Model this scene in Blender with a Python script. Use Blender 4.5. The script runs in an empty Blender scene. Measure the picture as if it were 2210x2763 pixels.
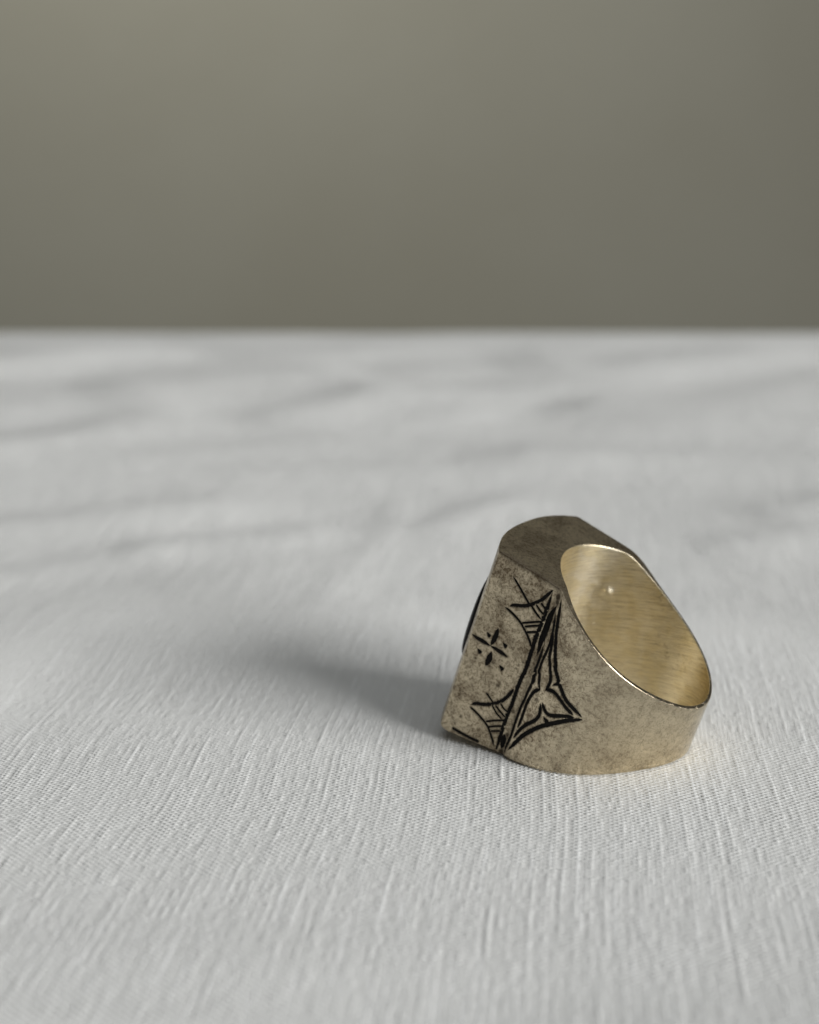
import bpy, math, random
import numpy as np
from mathutils import Vector, kdtree

random.seed(7)
rng = np.random.default_rng(11)
MM = 0.001
sc = bpy.context.scene

# ------------------------------------------------------------------ camera
cam_d = bpy.data.cameras.new('camera')
cam = bpy.data.objects.new('camera', cam_d)
sc.collection.objects.link(cam)
sc.camera = cam
cam.location = (0, 0, 0.07046)
cam.rotation_euler = (math.radians(90 - 14.02), 0, 0)
cam_d.sensor_fit = 'HORIZONTAL'
cam_d.sensor_width = 36
cam_d.lens = 67.95
cam_d.clip_start = 0.005
cam_d.clip_end = 20
cam_d.dof.use_dof = True
cam_d.dof.focus_distance = 0.1705
cam_d.dof.aperture_fstop = 22.5

# ------------------------------------------------------------------ light
world = bpy.data.worlds.new('World')
sc.world = world
world.use_nodes = True
wb = world.node_tree.nodes['Background']
wb.inputs[0].default_value = (0.88, 0.88, 0.85, 1)
wb.inputs[1].default_value = 0.075

def area(name, loc, target, sx, sy, power, col):
    d = bpy.data.lights.new(name, 'AREA')
    d.shape = 'RECTANGLE'
    d.size, d.size_y = sx, sy
    d.energy = power
    d.color = col
    o = bpy.data.objects.new(name, d)
    sc.collection.objects.link(o)
    o.location = loc
    o.rotation_euler = (Vector(target) - Vector(loc)).to_track_quat('-Z', 'Y').to_euler()
    return o
# one soft daylight window to the right of the table and a little in front of it
area('window_light', (0.94, -0.54, 0.40), (0.0, 0.19, 0.0), 0.74, 0.56, 18.0, (1.0, 0.985, 0.965))
# added overhead fill lamp that lifts the shadow on the cloth
area('overhead_fill', (0.25, 0.15, 1.30), (0.05, 0.18, 0.0), 1.5, 1.3, 4.0, (0.97, 0.99, 1.0))
# unseen lamp added to grade the wall, brightest at upper left
wl = area('wall_fill', (-0.32, 1.24, 0.80), (-0.18, 1.75, 0.16), 0.6, 0.35, 5.0, (1.0, 0.99, 0.94))

vs = sc.view_settings
vs.view_transform = 'Standard'
vs.look = 'None'
vs.gamma = 1.0
vs.exposure = 0.0
vs.use_curve_mapping = False
sc.cycles.use_denoising = True
sc.cycles.max_bounces = 10
sc.cycles.sample_clamp_indirect = 25.0

# ------------------------------------------------------------------ node helpers
class NT:
    def __init__(self, name):
        self.m = bpy.data.materials.new(name)
        self.m.use_nodes = True
        self.t = self.m.node_tree
        self.b = self.t.nodes['Principled BSDF']
        self.out = self.t.nodes['Material Output']
    def n(self, kind, **kw):
        x = self.t.nodes.new(kind)
        for k, v in kw.items():
            setattr(x, k, v)
        return x
    def plug(self, sock, v):
        if isinstance(v, (int, float)):
            sock.default_value = v
        elif isinstance(v, tuple):
            sock.default_value = v
        else:
            self.t.links.new(v, sock)
    def math(self, op, a, b=0.0, c=0.0, clamp=False):
        x = self.n('ShaderNodeMath', operation=op, use_clamp=clamp)
        self.plug(x.inputs[0], a); self.plug(x.inputs[1], b); self.plug(x.inputs[2], c)
        return x.outputs[0]
    def noise(self, vec, scale, detail=2.0, rough=0.5, dist=0.0, dim='3D'):
        x = self.n('ShaderNodeTexNoise', noise_dimensions=dim)
        self.plug(x.inputs['Vector'], vec)
        x.inputs['Scale'].default_value = scale
        x.inputs['Detail'].default_value = detail
        x.inputs['Roughness'].default_value = rough
        x.inputs['Distortion'].default_value = dist
        return x.outputs['Fac']
    def mapping(self, vec, scale=(1, 1, 1), rot=(0, 0, 0), loc=(0, 0, 0)):
        x = self.n('ShaderNodeMapping')
        self.plug(x.inputs['Vector'], vec)
        x.inputs['Scale'].default_value = scale
        x.inputs['Rotation'].default_value = rot
        x.inputs['Location'].default_value = loc
        return x.outputs[0]
    def ramp(self, fac, lo, hi, a=0.0, b=1.0):
        x = self.n('ShaderNodeMapRange', interpolation_type='SMOOTHSTEP')
        self.plug(x.inputs['Value'], fac)
        for k, v in zip(('From Min', 'From Max', 'To Min', 'To Max'), (lo, hi, a, b)):
            x.inputs[k].default_value = v
        return x.outputs[0]
    def mix(self, fac, a, b):
        x = self.n('ShaderNodeMix', data_type='RGBA')
        self.plug(x.inputs[0], fac); self.plug(x.inputs[6], a); self.plug(x.inputs[7], b)
        return x.outputs[2]
    def bump(self, h, dist, strength=1.0, normal=None):
        x = self.n('ShaderNodeBump')
        x.inputs['Strength'].default_value = strength
        x.inputs['Distance'].default_value = dist
        self.plug(x.inputs['Height'], h)
        if normal is not None:
            self.t.links.new(normal, x.inputs['Normal'])
        return x.outputs[0]
    def obj(self):
        return self.n('ShaderNodeTexCoord').outputs['Object']
    def uv(self):
        return self.n('ShaderNodeTexCoord').outputs['UV']
    def attr(self, name):
        return self.n('ShaderNodeAttribute', attribute_name=name).outputs['Fac']

# ------------------------------------------------------------------ materials
def mat_silver():
    t = NT('tarnished_silver')
    co = t.mapping(t.obj(), (1000, 1000, 1000))                  # millimetres
    blotch = t.noise(co, 0.28, 5, 0.62, 0.5)
    mott = t.noise(co, 2.6, 5, 0.7, 0.9)
    curl = t.noise(co, 4.6, 2, 0.5, 2.4)
    curl = t.math('ABSOLUTE', t.math('SUBTRACT', curl, 0.5))
    curl = t.ramp(curl, 0.0, 0.045, 1.0, 0.0)                    # short curled wear marks
    gate = t.ramp(t.noise(co, 1.1, 3, 0.6), 0.46, 0.64)
    curl = t.math('MULTIPLY', curl, gate)
    speck = t.ramp(t.noise(co, 5.5, 3, 0.6, 0.3), 0.60, 0.72)
    stain = t.attr('stain')
    tar = t.math('ADD', t.ramp(blotch, 0.38, 0.70, 0.0, 0.40), t.ramp(mott, 0.42, 0.66, 0.0, 0.54))
    tar = t.math('ADD', tar, t.math('MULTIPLY', curl, 0.45))
    tar = t.math('ADD', tar, t.math('MULTIPLY', speck, 0.5), clamp=True)
    painted_shine = t.attr('painted_shine')                                         # reflected light painted in: bright at the band's back, dark on the head
    tar = t.math('MULTIPLY', tar, t.math('MULTIPLY_ADD', painted_shine, -0.38, 1.05))
    tar = t.math('ADD', tar, t.math('MULTIPLY_ADD', painted_shine, -0.26, 0.26), clamp=True)
    col = t.mix(tar, (0.84, 0.73, 0.535, 1), (0.185, 0.140, 0.090, 1))
    col = t.mix(t.math('MULTIPLY', stain, 0.9, clamp=True), col, (0.055, 0.040, 0.026, 1))
    t.plug(t.b.inputs['Base Color'], col)
    t.b.inputs['Metallic'].default_value = 1.0
    r = t.math('ADD', t.ramp(mott, 0.3, 0.7, 0.25, 0.36), t.math('MULTIPLY', tar, 0.08))
    r = t.math('ADD', r, t.math('MULTIPLY', stain, 0.2))
    r = t.math('SUBTRACT', r, t.math('MULTIPLY', painted_shine, 0.21))
    t.plug(t.b.inputs['Roughness'], r)
    h = t.math('SUBTRACT', t.math('MULTIPLY', mott, 0.6), t.math('MULTIPLY', curl, 0.35))
    h = t.math('SUBTRACT', h, t.math('MULTIPLY', speck, 0.25))
    t.plug(t.b.inputs['Normal'], t.bump(h, 0.00004, 0.6))
    return t.m

def mat_inner():
    t = NT('brushed_gilt_inside')
    co = t.mapping(t.obj(), (1000, 1000, 1000))
    uv = t.uv()                                                   # millimetres along / across
    b1 = t.noise(t.mapping(uv, (0.22, 9.0, 1.0)), 1.0, 4, 0.65, 0.25)
    b2 = t.noise(t.mapping(uv, (0.8, 22.0, 1.0), (0, 0, 0.05)), 1.0, 2, 0.6, 0.1)
    brush = t.math('ADD', t.math('MULTIPLY', b1, 0.6), t.math('MULTIPLY', b2, 0.4))
    blotch = t.noise(co, 0.42, 4, 0.6, 0.6)
    spot = t.ramp(t.noise(co, 1.7, 4, 0.65, 0.8), 0.52, 0.66)
    zone = t.attr('soil_and_shade')
    spot = t.math('MULTIPLY', spot, zone)
    col = t.mix(t.ramp(blotch, 0.35, 0.7), (0.95, 0.87, 0.69, 1), (0.87, 0.76, 0.51, 1))
    col = t.mix(t.ramp(brush, 0.38, 0.56, 0.70, 0.0), col, (0.33, 0.25, 0.12, 1))
    col = t.mix(t.math('MULTIPLY', spot, 0.8), col, (0.26, 0.185, 0.08, 1))
    t.plug(t.b.inputs['Base Color'], col)
    t.b.inputs['Metallic'].default_value = 1.0
    t.plug(t.b.inputs['Roughness'], t.ramp(brush, 0.3, 0.7, 0.42, 0.30))
    t.b.inputs['Anisotropic'].default_value = 0.75
    t.b.inputs['Anisotropic Rotation'].default_value = 0.25
    tg = t.n('ShaderNodeTangent', direction_type='UV_MAP'); tg.uv_map = 'UVMap'
    t.plug(t.b.inputs['Tangent'], tg.outputs[0])
    t.plug(t.b.inputs['Normal'], t.bump(brush, 0.00006, 0.9))
    return t.m

def mat_black():
    t = NT('black_oxide_fill')
    co = t.mapping(t.obj(), (1000, 1000, 1000))
    n = t.noise(co, 6, 3, 0.6)
    t.plug(t.b.inputs['Base Color'], t.mix(n, (0.004, 0.004, 0.004, 1), (0.012, 0.010, 0.008, 1)))
    t.b.inputs['Roughness'].default_value = 0.75
    t.b.inputs['Specular IOR Level'].default_value = 0.15
    return t.m

def mat_inlay():
    t = NT('black_onyx_inlay')
    n = t.noise(t.mapping(t.obj(), (1000, 1000, 1000)), 2, 2)
    t.plug(t.b.inputs['Base Color'], t.mix(n, (0.006, 0.006, 0.007, 1), (0.012, 0.012, 0.013, 1)))
    t.b.inputs['Roughness'].default_value = 0.55
    t.b.inputs['Specular IOR Level'].default_value = 0.2
    return t.m

def mat_linen():
    t = NT('white_linen_weave')
    ob = t.mapping(t.obj(), (1000, 1000, 1000))
    a = t.attr('warp'); b = t.attr('weft'); built = t.attr('built')  # yarn counts; 1 where the yarns are geometry
    ia = t.math('FLOOR', a); ib = t.math('FLOOR', b)
    fa = t.math('SUBTRACT', a, ia); fb = t.math('SUBTRACT', b, ib)
    def prof(f):
        c = t.math('MULTIPLY_ADD', f, 2.0, -1.0)
        return t.math('SQRT', t.math('MAXIMUM', t.math('SUBTRACT', 1.0, t.math('MULTIPLY', c, c)), 0.0))
    def wave(o, i, ph):
        return t.math('COSINE', t.math('MULTIPLY', t.math('ADD', t.math('ADD', o, i), ph), math.pi))
    def slub(i, along, seed):
        c = t.n('ShaderNodeCombineXYZ')
        t.plug(c.inputs[0], t.math('MULTIPLY', i, 3.71)); t.plug(c.inputs[1], t.math('MULTIPLY', along, 0.03)); c.inputs[2].default_value = seed
        return t.noise(c.outputs[0], 1.0, 2, 0.6)
    sa = slub(ia, b, 1.3); sb = slub(ib, a, 8.1)
    warp = t.math('MULTIPLY', prof(fa), t.math('MULTIPLY_ADD', wave(b, ia, -0.5), 0.50, 0.52))
    warp = t.math('MULTIPLY', warp, t.ramp(sa, 0.30, 0.74, 0.55, 1.45))
    weft = t.math('MULTIPLY', prof(fb), t.math('MULTIPLY_ADD', wave(a, ib, 0.5), 0.15, 0.27))
    weft = t.math('MULTIPLY', weft, t.ramp(sb, 0.30, 0.74, 0.75, 1.25))
    h = t.math('MULTIPLY', t.math('MAXIMUM', warp, weft), t.math('SUBTRACT', 1.0, built))
    fib = t.noise(ob, 7.0, 3, 0.65, 0.8)
    h = t.math('MULTIPLY_ADD', fib, 0.16, h)
    # single yarns of brighter flax
    flax = t.math('MULTIPLY', t.ramp(sa, 0.50, 0.78, 0.0, 1.0), t.ramp(fa, 0.0, 0.2))
    col = t.mix(flax, (0.742, 0.752, 0.742, 1), (0.84, 0.852, 0.846, 1))
    t.plug(t.b.inputs['Base Color'], col)
    t.b.inputs['Roughness'].default_value = 0.85
    t.b.inputs['Specular IOR Level'].default_value = 0.2
    t.b.inputs['Sheen Weight'].default_value = 0.1
    t.plug(t.b.inputs['Diffuse Roughness'], t.math('MULTIPLY_ADD', built, -0.65, 0.85))
    t.plug(t.b.inputs['Normal'], t.bump(h, 0.00020, 1.0))
    return t.m

def mat_wall():
    t = NT('matt_olive_grey_wall')
    n = t.noise(t.obj(), 3.0, 4, 0.6)
    w = t.noise(t.obj(), 1.1, 1, 0.5)
    col = t.mix(t.ramp(n, 0.3, 0.7), (0.303, 0.292, 0.238, 1), (0.322, 0.313, 0.260, 1))
    t.plug(t.b.inputs['Base Color'], col)
    t.b.inputs['Roughness'].default_value = 0.9
    t.plug(t.b.inputs['Normal'], t.bump(t.noise(t.obj(), 60, 3), 0.002, 0.4))
    return t.m

def mat_wood():
    t = NT('table_wood')
    n = t.noise(t.mapping(t.obj(), (2, 30, 2)), 1.0, 4, 0.6, 0.4)
    t.plug(t.b.inputs['Base Color'], t.mix(n, (0.16, 0.09, 0.05, 1), (0.26, 0.16, 0.09, 1)))
    t.b.inputs['Roughness'].default_value = 0.5
    return t.m

M_SILVER, M_INNER, M_BLACK, M_INLAY, M_LINEN, M_WALL, M_WOOD = (
    mat_silver(), mat_inner(), mat_black(), mat_inlay(), mat_linen(), mat_wall(), mat_wood())

# ------------------------------------------------------------------ mesh helpers
def mesh_obj(name, V, F, mat, parent=None, attrs=None, uv=None, smooth=True):
    """V (n,3) metres, F (m,4) or list of faces -> one linked mesh object"""
    me = bpy.data.meshes.new(name)
    F = np.asarray(F, dtype=np.int32)
    k = F.shape[1]
    me.vertices.add(len(V)); me.vertices.foreach_set('co', np.asarray(V, np.float32).ravel())
    me.loops.add(F.size); me.loops.foreach_set('vertex_index', F.ravel())
    me.polygons.add(len(F))
    me.polygons.foreach_set('loop_start', np.arange(0, F.size, k, dtype=np.int32))
    me.polygons.foreach_set('loop_total', np.full(len(F), k, np.int32))
    me.update(calc_edges=True)
    me.polygons.foreach_set('use_smooth', np.full(len(F), smooth))
    if attrs:
        for an, av in attrs.items():
            at = me.attributes.new(an, 'FLOAT', 'POINT'); at.data.foreach_set('value', np.asarray(av, np.float32))
    if uv is not None:
        ul = me.uv_layers.new(name='UVMap'); ul.data.foreach_set('uv', np.asarray(uv, np.float32)[F.ravel()].ravel())
    me.validate()
    me.materials.append(mat)
    o = bpy.data.objects.new(name, me)
    sc.collection.objects.link(o)
    if parent is not None:
        o.parent = parent
    return o

def grid_faces(nu, nv, flip=False):
    i, j = np.meshgrid(np.arange(nu - 1), np.arange(nv - 1), indexing='ij')
    a = (i * nv + j).ravel()
    F = np.stack([a, a + nv, a + nv + 1, a + 1], 1)
    return F[:, ::-1] if flip else F

def box(name, lo, hi, mat, parent=None):
    V = [(x, y, z) for x in (lo[0], hi[0]) for y in (lo[1], hi[1]) for z in (lo[2], hi[2])]
    F = [(0, 1, 3, 2), (4, 6, 7, 5), (0, 4, 5, 1), (2, 3, 7, 6), (0, 2, 6, 4), (1, 5, 7, 3)]
    return mesh_obj(name, np.array(V), np.array(F), mat, parent, smooth=False)

# ------------------------------------------------------------------ the setting
wall = box('wall', (-2.2, 1.75, -0.8), (2.2, 1.85, 2.2), M_WALL)
wall['kind'] = 'structure'

Y_EDGE = 0.552
CLOTH_T = 0.0006
def cloth_height(x, y):
    """gentle creases of the cloth in mm for x, y in mm"""
    z = np.zeros_like(x)
    r = np.random.default_rng(5)
    for lam, amp, cnt in ((95, 0.55, 5), (48, 0.26, 8), (26, 0.075, 10)):
        for _ in range(cnt):
            a = r.normal(math.pi / 2 + 0.25, 0.55)
            k = 2 * math.pi / (lam * r.uniform(0.75, 1.3))
            ph = r.uniform(0, 6.28)
            bend = 8 * np.sin(x / 70 + r.uniform(0, 6.28)) + 8 * np.sin(y / 60 + r.uniform(0, 6.28))
            z += amp / math.sqrt(cnt) * np.sin(k * (x * math.cos(a) + y * math.sin(a) + bend) + ph)
    z *= 1.25
    # drawn creases: x0, y0, x1, y1, height, half width
    for x0, y0, x1, y1, h, w in FOLDS:
        dx, dy = x1 - x0, y1 - y0
        L = math.hypot(dx, dy)
        tt = ((x - x0) * dx + (y - y0) * dy) / L / L
        d = ((x - x0) * dy - (y - y0) * dx) / L
        d = d + 2.0 * np.sin(tt * 5 + x0)
        e = np.clip(1 - np.abs(tt - 0.5) * 2, 0, 1)
        z += 1.25 * h * np.exp(-(d / (1.5 * w)) ** 2) * np.minimum(1, e * 3)
    dr = np.hypot((x - 18) / 1.15, y - 174)
    z *= np.clip((dr - 19) / 40, 0, 1) ** 1.3
    far = np.clip((y - 230) / 250, 0, 1)
    return z * (0.6 + 1.3 * far) * np.clip((555 - y) / 90, 0.12, 1)
FOLDS = [
    (-110, 262, -20, 286, 1.0, 7), (-84, 228, -36, 256, 0.75, 4.5), (-50, 250, -12, 270, 0.8, 5), (-2, 264, 26, 294, 0.55, 4),
    (-17, 205, 0, 304, 0.28, 2.6), (48, 258, 90, 266, 0.8, 5), (60, 276, 100, 292, 0.8, 6), (-36, 366, -4, 414, 1.2, 9),
    (-14, 434, 18, 372, 1.0, 10), (-110, 330, -48, 384, 1.2, 11), (-90, 410, -12, 452, 1.4, 14), (34, 398, 110, 350, 1.2, 11),
    (10, 336, 104, 320, 1.0, 9), (-60, 123, 60, 124, 0.30, 4), (-140, 442, -70, 494, 1.3, 16), (26, 468, 130, 490, 1.3, 16),
]
WP, WQ = 0.46, 0.36         # yarn pitch in mm: warp runs away from the camera, weft across
CROT = math.radians(-6.0)
def smooth_field(a, b, seed, lam, n=7):
    r = np.random.default_rng(seed)
    z = np.zeros(np.broadcast(a, b).shape)
    for _ in range(n):
        th = r.uniform(0, 6.283); k = 6.283 / (lam * r.uniform(0.6, 1.6))
        z = z + np.sin(k * (a * math.cos(th) + b * math.sin(th)) + r.uniform(0, 6.283))
    return z / math.sqrt(n)
def hash_noise(shape, seed, smooth_axis, lens):
    """random value per yarn, slowly varying along the yarn"""
    r = np.random.default_rng(seed)
    out = np.zeros(shape)
    for L, am in lens:
        n = shape[smooth_axis]
        kn = max(2, int(n / L) + 2)
        base = r.standard_normal((shape[1 - smooth_axis], kn))
        x = np.linspace(0, kn - 1.001, n); i = x.astype(int); f = x - i; f = f * f * (3 - 2 * f)
        v = base[:, i] * (1 - f) + base[:, i + 1] * f
        out += am * (v if smooth_axis == 1 else v.T)
    return out
def make_cloth():
    # yarn-aligned grid: three columns and three rows per yarn where the weave is in focus, coarse elsewhere
    na0, na1, nb0, nb1 = -140, 142, -178, 172
    fa = np.arange(na0 * 3, na1 * 3 + 1) / 3.0 + 1.0 / 6.0
    fb = np.arange(nb0 * 3, nb1 * 3 + 1) / 3.0 + 1.0 / 6.0
    ca = np.concatenate([np.linspace(-1220, -340, 30), np.linspace(-336, na0 - 4, 56)])
    cb = np.concatenate([np.linspace(na1 + 4, 336, 56), np.linspace(340, 1220, 30)])
    A1 = np.concatenate([ca, fa, cb])
    B_END = (540 - 170) / WQ
    B1 = np.concatenate([np.linspace(-1370, -220, 36), np.linspace(-216, nb0 - 4, 8), fb, np.linspace(nb1 + 4, 500, 70), np.linspace(506, B_END, 70)])
    A, B = np.meshgrid(A1, B1, indexing='ij')
    # where yarns are geometry, fading out at the border of the fine patch
    def win(x, lo, hi, f): return np.clip(np.minimum(x - lo, hi - x) / f, 0, 1)
    built = win(A, na0, na1, 40) * np.clip((B - nb0) / 14, 0, 1) * np.clip((nb1 - B) / 95, 0, 1)
    built = built * built * (3 - 2 * built)
    # drift of the yarns
    P = A * WP; Q = B * WQ
    mask = np.clip(1 - np.maximum(np.abs(P) / 420, np.abs(Q) / 370), 0, 1)
    P = P + mask * (0.22 * smooth_field(Q, P * 0.25, 3, 40) + 0.035 * smooth_field(Q, P * 1.7, 4, 5))
    Q = Q + mask * (0.25 * smooth_field(P, Q * 0.3, 5, 34) + 0.06 * smooth_field(P, Q * 1.7, 6, 5))
    X = P * math.cos(CROT) - Q * -math.sin(CROT) * 1.0
    X = P * math.cos(CROT) - Q * math.sin(CROT)
    Y = 170 + P * math.sin(CROT) + Q * math.cos(CROT)
    far_f = np.clip((Q - 300) / 76, 0, 1)
    Y = Y * (1 - far_f) + (170 + Q) * far_f               # the far edge of the table runs straight
    Z = cloth_height(X, Y)
    # plain weave
    ia = np.floor(A + 1e-6); ib = np.floor(B + 1e-6)
    fA = A - ia; fB = B - ib
    nA = len(A1); nB = len(B1)
    yarn_a = (ia[:, 0] - ia.min()).astype(int); yarn_b = (ib[0] - ib.min()).astype(int)
    sl_a = hash_noise((yarn_a.max() + 1, nB), 21, 1, ((260, 0.55), (60, 0.5), (10, 0.75)))[yarn_a]
    sl_b = hash_noise((nA, yarn_b.max() + 1), 22, 0, ((260, 0.5), (60, 0.6), (10, 0.6)))[:, yarn_b]
    prof = lambda f: 0.5 + 0.5 * np.sin(math.pi * f)
    wa = prof(np.clip(fA, 0, 1)) * (0.52 + 0.50 * np.cos(math.pi * (B - 0.5 + ia))) * (1 + 0.20 * sl_a)
    wb = prof(np.clip(fB, 0, 1)) * (0.27 + 0.15 * np.cos(math.pi * (A - 0.5 + ib + 1))) * (1 + 0.24 * sl_b)
    jit = np.random.default_rng(9).standard_normal(A.shape)
    h = np.maximum(wa, wb) + 0.05 * jit
    Z = Z + built * WEAVE_H * (h - 1.05)
    R = 7.0
    nx = len(A1)
    ext_x, ext_y, ext_z, ext_b = [], [], [], []
    z_end = Z[:, -1]; y_end = Y[:, -1]; x_end = X[:, -1]
    for a in np.linspace(0.12, math.pi / 2, 9):
        ext_y.append(y_end + R * math.sin(a) + 1.0 * a); ext_z.append(z_end - R * (1 - math.cos(a))); ext_x.append(x_end); ext_b.append(B_END + R * a / WQ)
    for d in np.linspace(6, 220, 24):
        wv = 7 * (d / 220) * np.sin(x_end / 55 + 0.6 * np.sin(x_end / 130)) + 2 * (d / 220)
        ext_y.append(y_end + R + 1.6 + np.maximum(wv, -3)); ext_z.append(z_end - R - d); ext_x.append(x_end); ext_b.append(B_END + (R * 1.57 + d) / WQ)
    X = np.concatenate([X, np.array(ext_x).T], 1); Y = np.concatenate([Y, np.array(ext_y).T], 1); Z = np.concatenate([Z, np.array(ext_z).T], 1)
    ne = len(ext_b)
    A = np.concatenate([A, np.repeat(A1[:, None], ne, 1)], 1); B = np.concatenate([B, np.repeat(np.array(ext_b)[None], nx, 0)], 1)
    built = np.concatenate([built, np.zeros((nx, ne))], 1)
    V = np.stack([X, Y, Z], -1).reshape(-1, 3) * MM
    return mesh_obj('tablecloth', V, grid_faces(X.shape[0], X.shape[1]), M_LINEN,
                    attrs={'warp': A.ravel(), 'weft': B.ravel(), 'built': built.ravel()})
WEAVE_H = 0.20
cloth = make_cloth()
cloth['label'] = 'white plain-weave linen tablecloth with soft creases under the ring'
cloth['category'] = 'tablecloth'

table = box('table_top', (-0.55, -0.31, -0.034), (0.55, 0.545, -0.005), M_WOOD)
table['kind'] = 'structure'

# ------------------------------------------------------------------ the ring
# plan of the ring (mm): u towards the bezel, w across the finger; s runs along the finger from the cloth (0) to the upper rim (1)
YAW, LEAN = math.radians(33.44), math.radians(18.83)
RU, RW, TH = 10.913, 10.499, 0.438
C0, C1, C2, C3 = 16.917, 0.8573, -0.4801, 0.1760
UR, WR, UC, WC, BUL, MEXP = 6.2806, 9.2888, 15.158, 9.485, 2.682, 2.554
A2, B2, A3, B3 = 0.04143, -0.02306, 0.00576, 0.05514
RING_LOC = (20.988, 170.615)

def softplus(d, k=0.5):
    return 0.5 * (d + np.sqrt(d * d + k * k))
def v_lo(u): return C3 * softplus(u - UR) + 0.55 * np.clip((u - 14.0) / 1.3, 0, 1) ** 2
def v_hi(u): return C0 + C1 * u + C2 * softplus(u - UR)
def to_xyz(u, w, v):
    """ring plan coordinates (mm) -> metres relative to the ring's own origin on the cloth"""
    xl = u - v * math.sin(LEAN)
    z = v * math.cos(LEAN)
    x = -math.cos(YAW) * xl + math.sin(YAW) * w
    y = math.sin(YAW) * xl + math.cos(YAW) * w
    return np.stack([x, y, z], -1) * MM
def qr(th): return 1 + A2 * np.cos(2 * th) + B2 * np.sin(2 * th) + A3 * np.cos(3 * th) + B3 * np.sin(3 * th)
PH = math.atan2(WR / RW, UR / RU)
TH0 = 2 * math.pi - PH
def circ_uw(th, r=0.0):
    q = qr(th)
    return (RU * q - r) * np.cos(th), (RW * q - r) * np.sin(th)
def band_uw(th):
    u, w = circ_uw(th)
    for t0, wr in ((TH0, -WR), (PH, WR)):
        ru, rw = circ_uw(np.array([t0]))
        b = np.exp(-((th - t0) / 0.35) ** 2)
        u = u + b * (UR - ru[0]); w = w + b * (wr - rw[0])
    return u, w

def build_outline():
    """closed plan outline from the near ridge to the near bezel corner, over the bezel, along the far
    facet and round the band; arc length l is 0 at the near ridge. Returns l, u, w, theta of the hole"""
    segs = []
    n = 900
    k = np.linspace(0, 1, n, endpoint=False)
    segs.append((UR + (UC - UR) * k, -WR - (WC - WR) * k))
    kk = np.sin(np.linspace(-math.pi / 2, math.pi / 2, 2400, endpoint=False))
    segs.append((UC + BUL * (1 - np.abs(kk) ** MEXP), kk * WC))
    segs.append((UC + (UR - UC) * k, WC + (WR - WC) * k))
    th = np.linspace(PH, TH0, 5000, endpoint=False)
    segs.append(band_uw(th))
    u = np.concatenate([s[0] for s in segs]); w = np.concatenate([s[1] for s in segs])
    d = np.hypot(np.diff(u, append=u[0]), np.diff(w, append=w[0]))
    L = d.sum()
    l = np.concatenate([[0], np.cumsum(d)[:-1]])
    # even resample and round the corners a little
    N = int(L / 0.02)
    le = np.arange(N) * L / N
    ue = np.interp(le, np.append(l, L), np.append(u, u[0])); we = np.interp(le, np.append(l, L), np.append(w, w[0]))
    sg = 0.13 / (L / N)
    kx = np.arange(-40, 41); g = np.exp(-kx ** 2 / (2 * sg * sg)); g /= g.sum()
    sm = lambda a: np.convolve(np.concatenate([a[-40:], a, a[:40]]), g, 'valid')
    ue, we = sm(ue), sm(we)
    lf = l[n]; lb = l[n + 2400]; lr = l[n + 2400 + n]
    # angle on the hole that belongs to each outline point
    th_e = np.where(le < lr, 0.0, np.interp(le, np.append(l[-5000:], L), np.append(th, TH0)))
    hd = le < lr
    th_e[hd] = (TH0 + (PH + 2 * math.pi - TH0) * le[hd] / lr) % (2 * math.pi)
    return le, ue, we, th_e, L, lf, lb, lr
LE, UE, WE, TE, LT, L_F, L_B, L_R = build_outline()
def plan(l):
    l = np.asarray(l, float) % LT
    return np.interp(l, np.append(LE, LT), np.append(UE, UE[0])), np.interp(l, np.append(LE, LT), np.append(WE, WE[0]))
def surf(l, s):
    u, w = plan(l)
    lo, hi = v_lo(u), v_hi(u)
    return to_xyz(u, w, lo + (hi - lo) * s)
def surf_frame(l, s):
    e = 0.05
    p = surf(l, s)
    tl = surf(l + e, s) - surf(l - e, s)
    ts = surf(l, s + 0.002) - surf(l, s - 0.002)
    n = np.cross(tl, ts)
    n /= np.linalg.norm(n, axis=-1, keepdims=True)
    return p, n
# make sure n points outwards
_p, _n = surf_frame(np.array([4.0]), np.array([0.5]))
_c = to_xyz(np.array([0.0]), np.array([0.0]), np.array([9.0]))
NSIGN = 1.0 if ((_p - _c) * _n).sum() > 0 else -1.0

ring = bpy.data.objects.new('signet_ring', None)
ring.empty_display_size = 0.01
sc.collection.objects.link(ring)
ring.location = (RING_LOC[0] * MM, RING_LOC[1] * MM, 0.00012)
ring['label'] = 'tarnished silver signet ring with black engraved fans and star, lying on white linen'
ring['category'] = 'ring'

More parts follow.
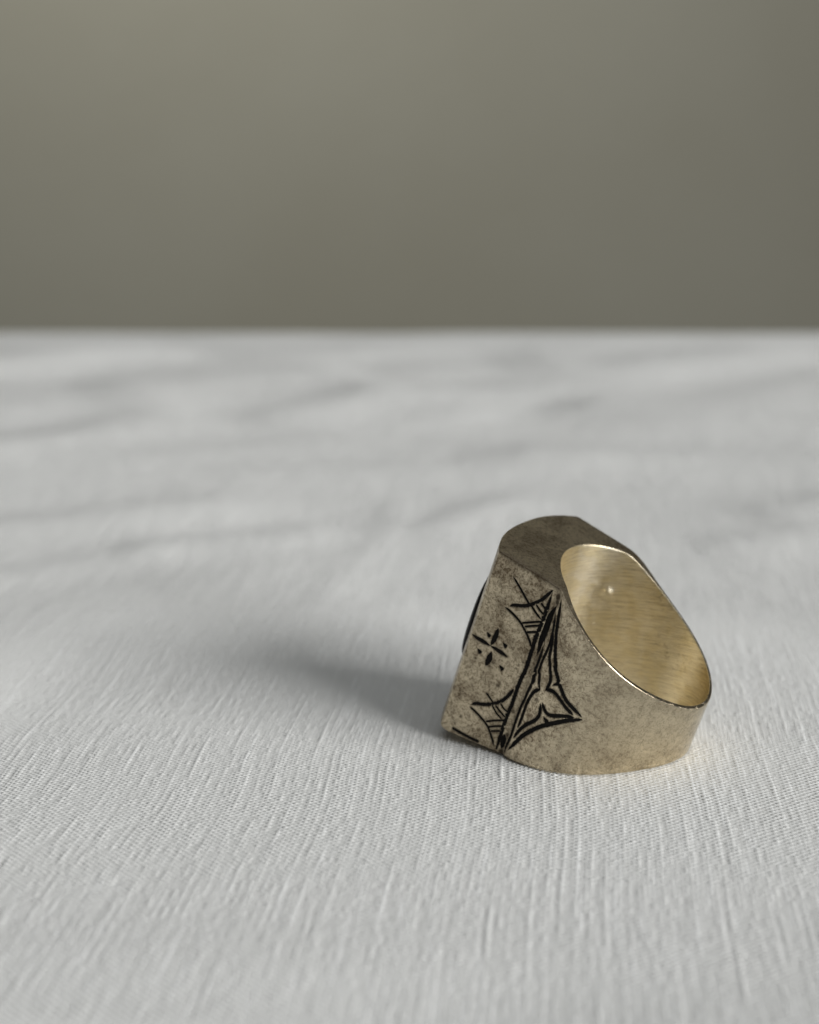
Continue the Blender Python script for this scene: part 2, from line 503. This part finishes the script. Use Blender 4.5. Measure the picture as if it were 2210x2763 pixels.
# --- engraved strokes: motif, width in mm, style, points (l, s) on the outside of the ring
STROKES = [
    ('fan_upper', 0.192, 't', [(6.145, 0.9238), (4.934, 0.8913), (3.936, 0.8621), (3.065, 0.8383), (2.849, 0.8382), (2.001, 0.8166), (1.033, 0.7975)]),
    ('fan_upper', 0.278, 's', [(5.352, 0.7753), (4.874, 0.7924), (3.988, 0.809), (3.153, 0.8312), (2.51, 0.858), (1.902, 0.8886), (1.384, 0.9292), (0.92, 0.9715)]),
    ('fan_upper', 0.214, 't', [(5.878, 0.7593), (5.128, 0.754), (4.295, 0.7433), (3.337, 0.7263), (2.627, 0.7036), (2.0, 0.6817), (1.412, 0.6556), (1.031, 0.6323)]),
    ('fan_upper', 0.171, 't', [(2.274, 0.8561), (1.707, 0.8414), (0.978, 0.8288)]),
    ('fan_upper', 0.171, 't', [(1.805, 0.8776), (1.353, 0.8676), (0.842, 0.859)]),
    ('fan_upper', 0.179, 'n', [(3.204, 0.7279), (2.076, 0.7581), (0.837, 0.7916)]),
    ('fan_upper', 0.179, 'n', [(2.746, 0.7173), (1.803, 0.7434), (0.905, 0.7658)]),
    ('fan_upper', 0.192, 'n', [(2.252, 0.694), (1.426, 0.7166), (0.872, 0.7282)]),
    ('ridge_left', 0.342, 's', [(0.881, 0.9547), (0.86, 0.8944), (0.862, 0.8196), (0.89, 0.7556), (0.94, 0.6938), (0.886, 0.6279), (0.814, 0.5681), (0.798, 0.4973), (0.863, 0.4833), (0.973, 0.4154), (0.966, 0.3533), (0.933, 0.2876), (1.03, 0.2374), (1.023, 0.1741), (0.97, 0.1152), (0.916, 0.0558), (0.876, -0.0043)]),
    ('fan_lower', 0.162, 't', [(4.585, 0.2905), (3.975, 0.2748), (3.356, 0.2576), (3.121, 0.2514)]),
    ('fan_lower', 0.162, 't', [(3.274, 0.2389), (2.407, 0.2091), (1.472, 0.1882)]),
    ('fan_lower', 0.299, 's', [(5.918, 0.1928), (5.291, 0.2111), (4.488, 0.2212), (3.665, 0.2374), (2.892, 0.2592), (2.252, 0.2879), (1.727, 0.3301), (1.353, 0.3772)]),
    ('fan_lower', 0.222, 't', [(6.026, 0.179), (5.154, 0.1678), (4.186, 0.1489), (3.285, 0.1285), (2.66, 0.1057), (2.085, 0.0752), (1.277, 0.0262)]),
    ('fan_lower', 0.179, 't', [(2.908, 0.2479), (2.036, 0.2261), (1.156, 0.2074)]),
    ('fan_lower', 0.171, 't', [(2.36, 0.27), (1.732, 0.2512), (1.141, 0.2412)]),
    ('fan_lower', 0.171, 'n', [(3.363, 0.1381), (2.335, 0.1646), (1.033, 0.1923)]),
    ('fan_lower', 0.171, 'n', [(2.812, 0.1154), (1.964, 0.1369), (0.963, 0.1568)]),
    ('fan_lower', 0.171, 'n', [(2.318, 0.0995), (1.13, 0.1236)]),
    ('border', 0.278, 'n', [(7.321, 0.0155), (5.841, 0.0078), (4.458, 0.0015), (3.295, -0.0105)]),
    ('petal', 0.384, 'l', [(8.804, 0.5393), (7.405, 0.5394), (6.022, 0.5345)]),
    ('petal', 0.384, 'l', [(5.98, 0.5354), (4.662, 0.5312), (3.466, 0.5233)]),
    ('petal', 0.512, 'l', [(5.781, 0.6402), (5.812, 0.5903), (6.02, 0.5365)]),
    ('petal', 0.555, 'l', [(5.633, 0.5088), (5.638, 0.4667), (5.801, 0.4245)]),
    ('dot', 0.384, 'd', [(7.06, 0.5947), (6.766, 0.586), (6.434, 0.5764)]),
    ('dot', 0.427, 'd', [(7.52, 0.4906), (7.153, 0.4815), (6.851, 0.473)]),
    ('dot', 0.427, 'd', [(4.656, 0.5833), (4.3, 0.575), (3.991, 0.5676)]),
    ('dot', 0.427, 'd', [(4.121, 0.4632), (3.754, 0.4535), (3.455, 0.4447)]),
    ('ridge_right', 0.726, 'l', [(-0.272, 0.9183), (0.065, 0.8447), (0.081, 0.7838), (0.098, 0.7226), (0.068, 0.6682), (0.082, 0.6186)]),
    ('ridge_right', 0.32, 's', [(-0.474, 0.6972), (-0.588, 0.6391), (-0.61, 0.577), (-0.517, 0.5389), (-0.839, 0.5348), (-0.773, 0.4877), (-0.814, 0.4591), (-0.657, 0.4127), (-0.587, 0.3655), (-0.405, 0.315), (-0.371, 0.265), (-0.378, 0.2122), (-0.458, 0.1647), (-0.465, 0.1112), (-0.317, 0.0579), (-0.412, 0.0116)]),
    ('ridge_right', 0.598, 'l', [(-0.723, 0.527), (-0.815, 0.5003), (-0.978, 0.4683)]),
    ('ridge_right', 0.598, 'l', [(0.517, 0.1166), (0.359, 0.0706), (0.325, 0.0293)]),
    ('arrow', 0.265, 's', [(-0.534, 0.8814), (-1.025, 0.8292), (-1.352, 0.7648), (-1.373, 0.7019), (-1.229, 0.6417), (-1.214, 0.5897), (-1.254, 0.5557), (-1.524, 0.5519), (-1.915, 0.5084), (-2.43, 0.4796)]),
    ('arrow', 0.342, 's', [(-0.698, 0.9728), (-0.919, 0.942), (-1.373, 0.8765), (-1.697, 0.8281), (-2.116, 0.7826), (-2.68, 0.7251), (-3.327, 0.675), (-3.343, 0.6634), (-3.992, 0.6335), (-4.536, 0.6057), (-5.114, 0.5819), (-6.017, 0.5467), (-6.72, 0.5327), (-7.542, 0.521), (-8.47, 0.5024)]),
    ('arrow', 0.29, 's', [(-1.419, 0.7995), (-1.863, 0.7226), (-2.041, 0.6811), (-2.657, 0.6399), (-2.771, 0.6275), (-3.091, 0.6045), (-3.341, 0.5698), (-3.288, 0.5309), (-3.129, 0.5013)]),
    ('arrow', 0.342, 'd', [(-3.778, 0.5614), (-4.199, 0.5875), (-4.558, 0.6088)]),
    ('arrow', 0.307, 's', [(-2.402, 0.4845), (-1.769, 0.4521), (-1.396, 0.4097), (-1.183, 0.3531), (-1.191, 0.2994), (-1.199, 0.2454), (-1.136, 0.1951)]),
    ('arrow', 0.307, 's', [(-3.276, 0.51), (-3.983, 0.5325), (-4.756, 0.5324), (-5.611, 0.5169), (-6.443, 0.498), (-7.445, 0.4813)]),
    ('arrow', 0.299, 's', [(-3.122, 0.4152), (-3.374, 0.3812), (-3.493, 0.339), (-3.102, 0.294), (-2.174, 0.2398), (-1.555, 0.192), (-1.056, 0.1288)]),
    ('arrow', 0.29, 's', [(-3.302, 0.4266), (-3.775, 0.4027), (-4.43, 0.3856), (-5.173, 0.3947), (-6.232, 0.4287), (-7.066, 0.4536), (-7.676, 0.4656)]),
    ('arrow', 0.342, 's', [(-8.659, 0.4854), (-7.415, 0.4362), (-6.159, 0.3767), (-5.189, 0.3321), (-4.207, 0.2852), (-3.249, 0.2313), (-2.359, 0.1757), (-1.614, 0.1099), (-0.853, 0.0468)]),
    ('arrow', 0.512, 'd', [(-4.125, 0.3576), (-4.482, 0.3436), (-5.01, 0.3266)]),
]
SPOTS = [(7.329, 0.4383, 0.198), (4.989, 0.4601, 0.277), (3.382, 0.3569, 0.301), (1.392, 0.5371, 0.158), (1.781, 0.5142, 0.143), (1.963, 0.4897, 0.127), (5.388, 0.4317, 0.238), (-0.058, 0.9597, 0.416), (-0.255, 0.9356, 0.357), (-0.024, 0.8864, 0.297), (0.225, 0.8046, 0.178), (0.157, 0.0135, 0.416), (0.53, 0.2589, 0.312), (0.164, 0.1199, 0.312), (-1.429, 0.575, 0.277), (-2.476, 0.4173, 0.277), (3.038, -0.0105, 0.178), (6.666, 0.1082, 0.208), (7.155, 0.059, 0.178)]

def catmull(P, step):
    P = np.asarray(P, float)
    if len(P) == 2:
        n = max(2, int(np.linalg.norm(P[1] - P[0]) / step)); return P[0] + (P[1] - P[0]) * np.linspace(0, 1, n)[:, None]
    Q = np.vstack([2 * P[0] - P[1], P, 2 * P[-1] - P[-2]])
    out = []
    for i in range(len(P) - 1):
        p0, p1, p2, p3 = Q[i:i + 4]
        n = max(2, int(np.linalg.norm(p2 - p1) / step))
        t = np.linspace(0, 1, n, endpoint=False)[:, None]
        out.append(0.5 * (2 * p1 + (p2 - p0) * t + (2 * p0 - 5 * p1 + 4 * p2 - p3) * t ** 2 + (3 * p1 - p0 - 3 * p2 + p3) * t ** 3))
    return np.vstack(out + [P[-1:]])

SPAN = 19.0         # mm of height per unit of s, only for even sampling
def stroke_strip(width, style, pts):
    """centre line, half widths left and right (mm), as a strip of black fill lying in its groove"""
    q = np.array([(a, b * SPAN) for a, b in pts])
    c = catmull(q, 0.045)
    l, s = c[:, 0], np.clip(c[:, 1] / SPAN, 0.014, 0.985)
    n = len(l)
    k = np.linspace(0, 1, n)
    if style == 'l':
        prof = np.sin(np.clip(k, 0, 1) * math.pi) ** 0.75
    elif style == 'd':
        prof = np.where(k < 0.72, (k / 0.72) ** 0.9, np.sqrt(np.clip(1 - ((k - 0.72) / 0.28) ** 2, 0, 1)))
    else:
        e = 0.10 if style != 'n' else 0.04
        prof = np.minimum(1, np.minimum(k, 1 - k) / e) ** 0.7
        prof = np.maximum(prof, 0.12)
    hl = 0.5 * width * prof; hr = hl.copy()
    if style == 's':                                   # rocking graver leaves a serrated edge
        for h in (hl, hr):
            i = 0
            while i < n:
                stp = int(rng.integers(3, 8))
                if i < n and prof[min(i, n - 1)] > 0.3:
                    h[i] += width * rng.uniform(0.10, 0.34)
                    if i + 1 < n: h[i + 1] += width * 0.08
                i += stp
            h += width * 0.05 * rng.standard_normal(n)
    else:
        hl += width * 0.05 * rng.standard_normal(n) * prof; hr += width * 0.05 * rng.standard_normal(n) * prof
    p, nn = surf_frame(l, s)
    nn = nn * NSIGN
    t = np.gradient(p, axis=0); t /= np.linalg.norm(t, axis=1, keepdims=True) + 1e-12
    side = np.cross(nn, t)
    e = 0.05
    tl = (surf(l + e, s) - surf(l - e, s)) / (2 * e * MM); ts = (surf(l, s + 0.002) - surf(l, s - 0.002)) / (0.004 * MM)
    g11, g12, g22 = (tl * tl).sum(1), (tl * ts).sum(1), (ts * ts).sum(1)
    r1, r2 = (tl * side).sum(1), (ts * side).sum(1)
    det = g11 * g22 - g12 * g12
    dl, ds = (g22 * r1 - g12 * r2) / det, (g11 * r2 - g12 * r1) / det
    cols = []
    for f in (-1, -0.5, 0, 0.5, 1):
        h = np.maximum(hl if f < 0 else hr, 0.01) * f
        pp, n2 = surf_frame(l + dl * h, s + ds * h)
        cols.append(pp + n2 * NSIGN * (-0.010 - 0.012 * (1 - abs(f))) * MM)
    V = np.stack(cols, 1).reshape(-1, 3)
    return V, grid_faces(n, 5), p, 0.5 * (hl + hr)

groove_p, groove_w = [], []
motifs = {}
for motif, width, style, pts in STROKES:
    if motif == 'border': pts = [(a, b + 0.012) for a, b in pts]
    V, F, p, hw = stroke_strip(width * 1.22, style, pts)
    groove_p.append(p); groove_w.append(hw)
    motifs.setdefault(motif, []).append((V, F))
GP = np.vstack(groove_p); GW = np.concatenate(groove_w)
kd = kdtree.KDTree(len(GP))
for i, g in enumerate(GP):
    kd.insert(g, i)
kd.balance()

# --- outer wall, rims and caps swept round the outline
def section_l():
    a = [np.arange(0, L_F - 0.3, 0.05), np.arange(L_F - 0.3, L_F + 0.6, 0.06), np.arange(L_F + 0.6, L_B - 0.6, 0.22),
         np.arange(L_B - 0.6, L_B + 0.6, 0.06), np.arange(L_B + 0.6, L_R - 0.4, 0.25), np.arange(L_R - 0.4, L_R, 0.06)]
    head_l = np.concatenate(a + [[L_R]])
    b = [np.arange(L_R, L_R + 0.5, 0.06), np.arange(L_R + 0.5, LT - 10.0, 0.2), np.arange(LT - 10.0, LT, 0.05), [LT]]
    return head_l, np.concatenate(b)
HEAD_L, BAND_L = section_l()

NS, RB, NB, NC = 270, 0.13, 5, 22
def sweep(l):
    """profile vertices (sections, rows, 3) of outer wall + rounded edges + both caps, and stain values"""
    u, w = plan(l)
    te = np.interp(l % LT if l[-1] < LT - 1e-6 else np.minimum(l, LT - 1e-4), LE, np.unwrap(TE))
    iu, iw = circ_uw(te, TH)
    lo, hi = v_lo(u), v_hi(u)
    du, dw = iu - u, iw - w
    dist = np.hypot(du, dw)
    du, dw = du / dist, dw / dist
    rows = []
    phs = np.linspace(0, math.pi / 2, NB)
    def capv(uu, up):
        return v_hi(uu) if up else v_lo(uu)
    # lower cap from the hole outwards, lower edge, wall, upper edge, upper cap
    ri = 0.06
    for k in np.linspace(1, 0, NC):
        dd = RB + (dist - ri - RB) * k
        uu, ww = u + du * dd, w + dw * dd
        rows.append((uu, ww, capv(uu, False)))
    for ph in phs[::-1][1:-1]:
        dd = RB * (1 - np.cos(ph)); uu = u + du * dd
        rows.append((uu, w + dw * dd, capv(uu, False) + RB * (1 - np.sin(ph))))
    w0 = len(rows)
    for k in np.linspace(0, 1, NS):
        rows.append((u, w, (lo + RB) + (hi - lo - 2 * RB) * k))
    w1 = len(rows)
    for ph in phs[1:-1]:
        dd = RB * (1 - np.cos(ph)); uu = u + du * dd
        rows.append((uu, w + dw * dd, capv(uu, True) - RB * (1 - np.sin(ph))))
    for k in np.linspace(0, 1, NC):
        dd = RB + (dist - ri - RB) * k
        uu, ww = u + du * dd, w + dw * dd
        rows.append((uu, ww, capv(uu, True)))
    V = np.stack([to_xyz(a, b, c) for a, b, c in rows], 1)
    stain = np.zeros(V.shape[:2])
    # grooves under the black strokes
    tn = np.gradient(V[:, w0:w1], axis=0); ts = np.gradient(V[:, w0:w1], axis=1)
    N = np.cross(tn, ts); N /= np.linalg.norm(N, axis=-1, keepdims=True) + 1e-20
    N *= NSIGN
    near = (l <= L_F + 0.5) | (l >= LT - 10.0)
    for i in np.nonzero(near)[0]:
        for j in range(w0, w1):
            co, idx, d = kd.find(V[i, j])
            d = d / MM - GW[idx]
            if d < 0.5:
                stain[i, j] = 0.32 * math.exp(-max(d, 0) / 0.16) * min(1, GW[idx] / 0.12)
                if d < 0.07:
                    dep = 0.06 * min(1.0, max(0.0, (0.07 - d) / 0.09))
                    V[i, j] -= N[i, j - w0] * dep * MM
    SP = surf(np.array([a for a, _, _ in SPOTS]), np.array([b for _, b, _ in SPOTS]))
    for c, (_, _, r) in zip(SP, SPOTS):
        d = np.linalg.norm(V - c, axis=-1) / MM
        stain = np.maximum(stain, 0.75 * np.exp(-np.clip(d / r - 0.6, 0, 9) * 2.6) * (d < r * 3))
    # grime along the two vertical edges of the head
    for l0, amt, wd in ((0.0, 0.42, 0.35), (LT, 0.42, 0.35)):
        stain += amt * np.exp(-((l - l0) / wd) ** 2)[:, None]
    vu = np.arange(V.shape[1])
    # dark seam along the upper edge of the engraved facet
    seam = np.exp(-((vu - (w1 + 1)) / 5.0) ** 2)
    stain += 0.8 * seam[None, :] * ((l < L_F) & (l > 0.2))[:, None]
    lw = l % LT
    painted_shine = np.interp(np.minimum(np.abs(LT - l), np.abs(l - L_R)) * (l > L_R - 1e-6), [0, 3, 12, 25], [0.0, 0.12, 0.85, 1.0])  # painted brightening: none on the head, full at the back of the band
    return V, np.clip(stain, 0, 1), np.repeat(painted_shine[:, None], V.shape[1], 1)

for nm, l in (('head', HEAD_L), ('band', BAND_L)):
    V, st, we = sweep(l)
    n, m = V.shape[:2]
    o = mesh_obj(nm, V.reshape(-1, 3), grid_faces(n, m, flip=(NSIGN < 0)), M_SILVER, ring, attrs={'stain': st.ravel(), 'painted_shine': we.ravel()})
    if nm == 'head': head = o
    else: band = o
head['label'] = 'boxy engraved head of the ring with flat grey side'
band['label'] = 'curved tapering silver band with speckled tarnish'

# --- inside of the ring: brushed, slightly gilt
SOIL_AND_SHADE = [(101.5, 0.666, 1.0, 1.6, 1.6), (117.0, 0.779, 1.0, 1.2, 1.6), (91.5, 0.652, 0.7, 0.8, 0.8), (136.8, 0.933, 0.8, 0.8, 1.5), (38.0, 0.612, 0.5, 1.0, 2.0), (85.0, 1.0, 0.8, 2.5, 1.6), (110.0, 0.993, 0.7, 1.2, 1.6), (41.5, 0.779, 0.6, 0.5, 0.5)]    # angle, height, strength, extent along and across (mm); last one paints the dent's shade
def make_inner():
    n, m = 420, 110
    th = np.linspace(0, 2 * math.pi, n)
    u, w = circ_uw(th, TH)
    uo, wo = circ_uw(th, TH - 0.06)
    lo, hi = v_lo(u), v_hi(u)
    rows, vv = [], []
    rows.append((uo, wo, v_lo(uo)))
    for k in np.linspace(0, 1, m):
        rows.append((u, w, lo + 0.06 + (hi - lo - 0.12) * k))
    rows.append((uo, wo, v_hi(uo)))
    V = np.stack([to_xyz(a, b, c) for a, b, c in rows], 1)
    arc = np.concatenate([[0], np.cumsum(np.hypot(np.diff(u), np.diff(w)))])
    hh = np.stack([c for _, _, c in rows], 1)
    # shallow dents and one solder bead
    cen = to_xyz(np.array([0.0]), np.array([0.0]), np.array([9.0]))[0]
    inw = np.stack([u, w, 0 * u], -1)
    inw = to_xyz(u * 0, w * 0, u * 0) - to_xyz(u, w, u * 0)
    inw /= np.linalg.norm(inw, axis=1, keepdims=True)
    S = (hh - lo[:, None]) / (hi - lo)[:, None]
    A = arc[:, None]
    def at(deg): return np.interp(math.radians(deg), th, arc)
    hgt = np.zeros_like(hh)
    H = (hi - lo)[:, None]
    for deg, s0, amp, ra, rs in ((47, 0.75, 0.30, 0.66, 0.6), (41, 0.80, -0.07, 0.6, 0.65), (38, 0.70, -0.10, 1.2, 2.2), (75, 0.5, 0.06, 2.5, 2.0)):
        hgt += amp * np.exp(-((A - at(deg)) / ra) ** 2 - (((S - s0) * H) / rs) ** 2)
    V = V + inw[:, None, :] * (hgt * MM)[..., None]
    uv = np.stack([np.broadcast_to(A, hh.shape), hh], -1).reshape(-1, 2)
    soil_and_shade = np.zeros_like(hh)
    for deg, s0, amt, ra, rs in SOIL_AND_SHADE:
        soil_and_shade = np.maximum(soil_and_shade, amt * np.exp(-((A - at(deg)) / ra) ** 2 - (((S - s0) * H) / rs) ** 2))
    return mesh_obj('inner_wall', V.reshape(-1, 3), grid_faces(n, m + 2, flip=(NSIGN > 0)), M_INNER, ring, uv=uv, attrs={'soil_and_shade': soil_and_shade.ravel()})
inner = make_inner()
inner['label'] = 'brushed golden inside of the ring'

# --- black engraving, one mesh per motif (star petals and dots one by one)
NAMES = {'fan_upper': ('engraved_fan', head), 'fan_lower': ('engraved_fan', head), 'ridge_left': ('engraved_ridge_line', head),
         'border': ('engraved_border_line', head), 'ridge_right': ('engraved_ridge_line', band), 'arrow': ('engraved_arrow', band)}
for motif, parts in motifs.items():
    if motif in ('petal', 'dot'):
        for V, F in parts:
            mesh_obj('star_petal' if motif == 'petal' else 'star_dot', V, F, M_BLACK, head)
        continue
    nm, par = NAMES[motif]
    Vs, Fs, off = [], [], 0
    for V, F in parts:
        Vs.append(V); Fs.append(F + off); off += len(V)
    mesh_obj(nm, np.vstack(Vs), np.vstack(Fs), M_BLACK, par)

# --- low black oval set on the bezel
def make_inlay():
    n, m = 48, 14
    lc = 0.5 * (L_F + L_B); s0 = 0.525
    ra, rs = 7.9, 0.285
    V = [];
    for i in range(n):
        a = 2 * math.pi * i / n
        for j in range(m):
            r = math.sin(0.5 * math.pi * j / (m - 1))
            h = 0.80 * math.cos(0.5 * math.pi * j / (m - 1)) ** 0.6 - 0.06
            l = lc + ra * r * math.cos(a); s = s0 + rs * r * math.sin(a)
            p, nn = surf_frame(np.array([l]), np.array([s]))
            V.append(p[0] + nn[0] * NSIGN * h * MM)
    F = []
    for i in range(n):
        for j in range(m - 1):
            a, b = i * m + j, ((i + 1) % n) * m + j
            F.append((a, a + 1, b + 1, b))
    return mesh_obj('bezel_inlay', np.array(V), np.array(F), M_INLAY, head)
inlay = make_inlay()
inlay['label'] = 'low polished black oval set in the bezel'
